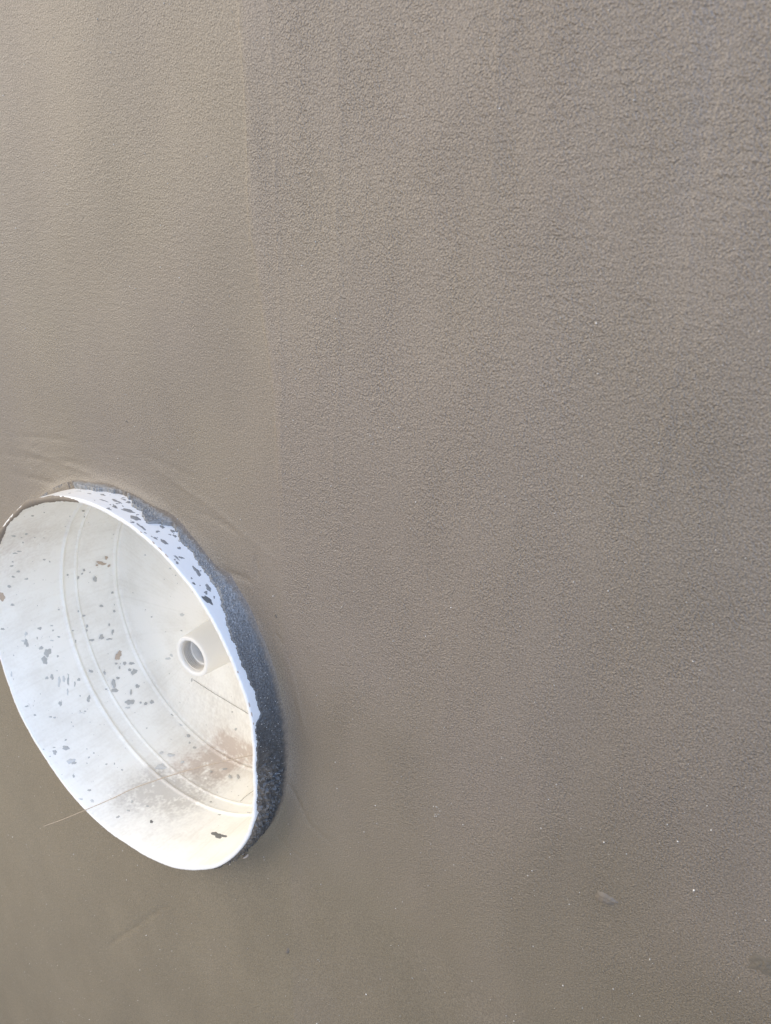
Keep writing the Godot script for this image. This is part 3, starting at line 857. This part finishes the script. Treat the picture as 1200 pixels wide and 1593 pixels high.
func make_specks() -> void:
	# the finest spatter, too small to tell one from the next
	var mesh := SphereMesh.new()
	mesh.radius = 0.0005
	mesh.height = 0.0006
	mesh.radial_segments = 7
	mesh.rings = 3
	mesh.material = M.splash
	var mm := MultiMesh.new()
	mm.transform_format = MultiMesh.TRANSFORM_3D
	mm.mesh = mesh
	mm.instance_count = 420
	var r := splash_rng
	for k in 420:
		var t: Transform3D
		var s := r.randf_range(0.25, 0.95) * r.randf_range(0.5, 1.0)
		if k % 5 == 0:
			var rad := 0.125 * sqrt(r.randf())
			var ph := r.randf_range(-PI, PI)
			t = Transform3D(Basis(Vector3(s * 1.5, 0, 0), Vector3(0, 0, s), Vector3(0, -s, 0)), Vector3(cos(ph) * rad, sin(ph) * rad, RIM_Z - 0.1134))
		else:
			var ph := r.randf_range(1.6, 5.2)
			var p := on_wall(ph * 135.0, r.randf_range(-106.0, -2.0))
			var inward := Vector3(-cos(ph), -sin(ph), 0)
			var along := Vector3(-sin(ph), cos(ph), 0)
			t = Transform3D(Basis(along * s * r.randf_range(0.8, 2.2), inward * s * 0.5, Vector3(0, 0, s)), p)
		mm.set_instance_transform(k, t)
	var o := MultiMeshInstance3D.new()
	o.name = "mortar_specks"
	o.multimesh = mm
	o.set_meta("kind", "stuff")
	niche.add_child(o, true)


func lip_mortar(from: float, to: float, scale: float) -> void:
	# a bead of mortar wiped over the lip
	var f := func(u: float, v: float) -> Vector3:
		var deg := lerpf(from, to, u)
		var phi := deg_to_rad(deg)
		var t := -TAU * v
		var ends := pow(maxf(0.0, sin(PI * clampf(u, 0.0, 1.0))), 0.35)
		var n := 0.9 + 0.55 * wave.get_noise_2d(deg * 0.10, from) + 0.25 * fine.get_noise_2d(deg * 0.45, from)
		var across := maxf(0.05, 2.3 * ends * n * scale)
		var up := maxf(0.05, 1.5 * ends * n * scale)
		var r := 139.1 - 0.4 * scale + rim_dev(phi) * 1000.0 + cos(t) * across
		return Vector3(cos(phi) * r * 0.001, sin(phi) * r * 0.001, RIM_Z + 0.0001 + sin(t) * up * 0.001)
	var o := grid("lip_mortar", 361, 13, f, M.rough_edge, niche)
	o.set_meta("label", "brown mortar wiped over the edge of the lip")


# ---------------------------------------------------------------- stems and hairs
func stem(called: String, pts: Array, r0: float, r1: float, material: Material) -> MeshInstance3D:
	var curve := Curve3D.new()
	for k in pts.size():
		var a: Vector3 = pts[maxi(k - 1, 0)]
		var b: Vector3 = pts[mini(k + 1, pts.size() - 1)]
		curve.add_point(pts[k], -(b - a) / 6.0, (b - a) / 6.0)
	var far := curve.get_baked_length()
	return grid(called, 9, 49, func(u: float, v: float) -> Vector3:
		var at := curve.sample_baked(far * v, true)
		var dir := (curve.sample_baked(minf(far, far * v + 0.001), true) - curve.sample_baked(maxf(0.0, far * v - 0.001), true)).normalized()
		var side := dir.cross(Vector3(0.31, 0.2, 0.93)).normalized()
		var up := side.cross(dir)
		var r := lerpf(r0, r1, v)
		return at + (side * cos(TAU * u) - up * sin(TAU * u)) * r, material, self, true)


func make_fibres() -> void:
	var z := RIM_Z
	var a := stem("dry_grass_stem", [Vector3(-0.1002, -0.1684, z + 0.0085), Vector3(-0.0773, -0.1522, z + 0.0045), Vector3(-0.0468, -0.1287, z + 0.0010), Vector3(-0.0142, -0.1027, z - 0.0008), Vector3(0.0113, -0.0814, z - 0.0022), Vector3(0.0406, -0.0596, z - 0.0038), Vector3(0.0676, -0.0405, z - 0.0052), Vector3(0.0925, -0.0240, z - 0.0066), Vector3(0.1156, -0.0093, z - 0.0080), Vector3(0.1299, -0.0004, z - 0.0088)], 0.00026, 0.00036, M.straw)
	tell(a, "long thin dry grass stem lying across the lower half of the white niche", "grass stem")
	var b := stem("hair", [Vector3(-0.0443, -0.0693, z - 0.1132), Vector3(-0.0201, -0.0727, z - 0.1128), Vector3(0.0184, -0.0773, z - 0.1130), Vector3(0.034, -0.0795, z - 0.1132)], 0.00017, 0.00017, M.hair)
	tell(b, "thin dark hair on the niche floor just below the threaded cable boss", "hair")
	var c0 := on_wall(-166.3, -74.9)
	var c1 := on_wall(-162.7, -87.6)
	var c2 := on_wall(-161.5, -94.0)
	var c := stem("short_hair", [c0 * Vector3(0.994, 0.994, 1), (c0 + c1) * 0.5 * Vector3(0.991, 0.991, 1), c1 * Vector3(0.994, 0.994, 1), c2 * Vector3(0.994, 0.994, 1)], 0.00018, 0.00018, M.hair)
	tell(c, "short dark bristle stuck low in the niche beside its right edge", "bristle")


# ---------------------------------------------------------------- lumps, crumbs and glinting grains on the render
func lump(called: String, at: Vector2, size: Vector3, turn: float, material: Material, seed_at: float) -> void:
	var o := grid(called, 33, 13, func(u: float, v: float) -> Vector3:
		var t := TAU * u
		var k := 1.0 + 0.35 * wave.get_noise_2d(cos(t) * 1.1 + seed_at, sin(t) * 1.1)
		var r := (1.0 - v) * k
		var p := Vector2(cos(t) * size.x, sin(t) * size.y).rotated(turn) * r
		var h := size.z * (1.0 - pow(1.0 - v, 2.6)) - 0.0004
		h += 0.00045 * fine.get_noise_2d((at.x + p.x) * 420.0, (at.y + p.y) * 420.0) * (1.0 - r * 0.6)
		return Vector3(at.x + p.x, at.y + p.y, face(at.x + p.x, at.y + p.y) + h), material, wall, true)


func make_lumps() -> void:
	lump("mortar_lump", Vector2(0.3435, 0.0020), Vector3(0.0058, 0.0036, 0.0017), 0.30, M.lump, 4.0)
	lump("mortar_lump", Vector2(0.4120, 0.0080), Vector3(0.0080, 0.0060, 0.0008), 0.4, M.olive_lump, 14.0)
	lump("mortar_lump", Vector2(0.1370, -0.1770), Vector3(0.0016, 0.0042, 0.0013), -0.3, M.lump, 24.0)
	lump("mortar_lump", Vector2(0.0170, 0.1890), Vector3(0.0012, 0.0010, 0.0009), 0.0, M.wet_brown, 34.0)
	lump("mortar_lump", Vector2(0.1355, 0.0910), Vector3(0.0011, 0.0015, 0.0010), 0.0, M.wet_brown, 44.0)
	lump("mortar_crumb", Vector2(0.1010, -0.1105), Vector3(0.0030, 0.0014, 0.0035), 0.7, M.tan_splash, 54.0)
	lump("mortar_crumb", Vector2(0.0830, -0.1290), Vector3(0.0011, 0.0010, 0.0015), 0.0, M.tan_splash, 64.0)
	var mesh := SphereMesh.new()
	mesh.radius = 0.00032
	mesh.height = 0.00064
	mesh.radial_segments = 5
	mesh.rings = 2
	var sandy: StandardMaterial3D = M.sand.duplicate()
	sandy.albedo_color = Color.WHITE
	sandy.vertex_color_use_as_albedo = true
	mesh.material = sandy
	var r := RandomNumberGenerator.new()
	r.seed = 5
	var spots := []
	while spots.size() < 6500:
		var p := Vector2(r.randf_range(-0.42, 0.46), r.randf_range(-0.65, 0.46))
		if p.length() < 0.152 or r.randf() > rough_amount(p.x, p.y) * 0.78 + 0.06:
			continue
		spots.append([p, pow(r.randf(), 6.0) * 1.1 + 0.38])
	for k in 9:
		spots.append([Vector2(0.249 + r.randf_range(-0.003, 0.003), 0.003 + r.randf_range(-0.006, 0.006)), r.randf_range(0.6, 1.3)])
	spots.append([Vector2(0.307, 0.253), 1.3])
	spots.append([Vector2(0.222, 0.333), 1.3])
	var mm := MultiMesh.new()
	mm.transform_format = MultiMesh.TRANSFORM_3D
	mm.use_colors = true
	mm.mesh = mesh
	mm.instance_count = spots.size()
	for k in spots.size():
		var p: Vector2 = spots[k][0]
		var s: float = spots[k][1]
		var b := Basis(Vector3(r.randf_range(-1, 1), r.randf_range(-1, 1), 0.3).normalized(), r.randf_range(0, TAU)).scaled(Vector3(s, s * r.randf_range(0.6, 1.0), s))
		var pale := 0.30 + 0.65 * r.randf() * r.randf()
		mm.set_instance_color(k, Color(pale, pale * 0.95, pale * 0.87))
		mm.set_instance_transform(k, Transform3D(b, Vector3(p.x, p.y, face(p.x, p.y) + 0.0001)))
	var o := MultiMeshInstance3D.new()
	o.name = "sand_grains"
	o.multimesh = mm
	o.set_meta("kind", "stuff")
	wall.add_child(o, true)
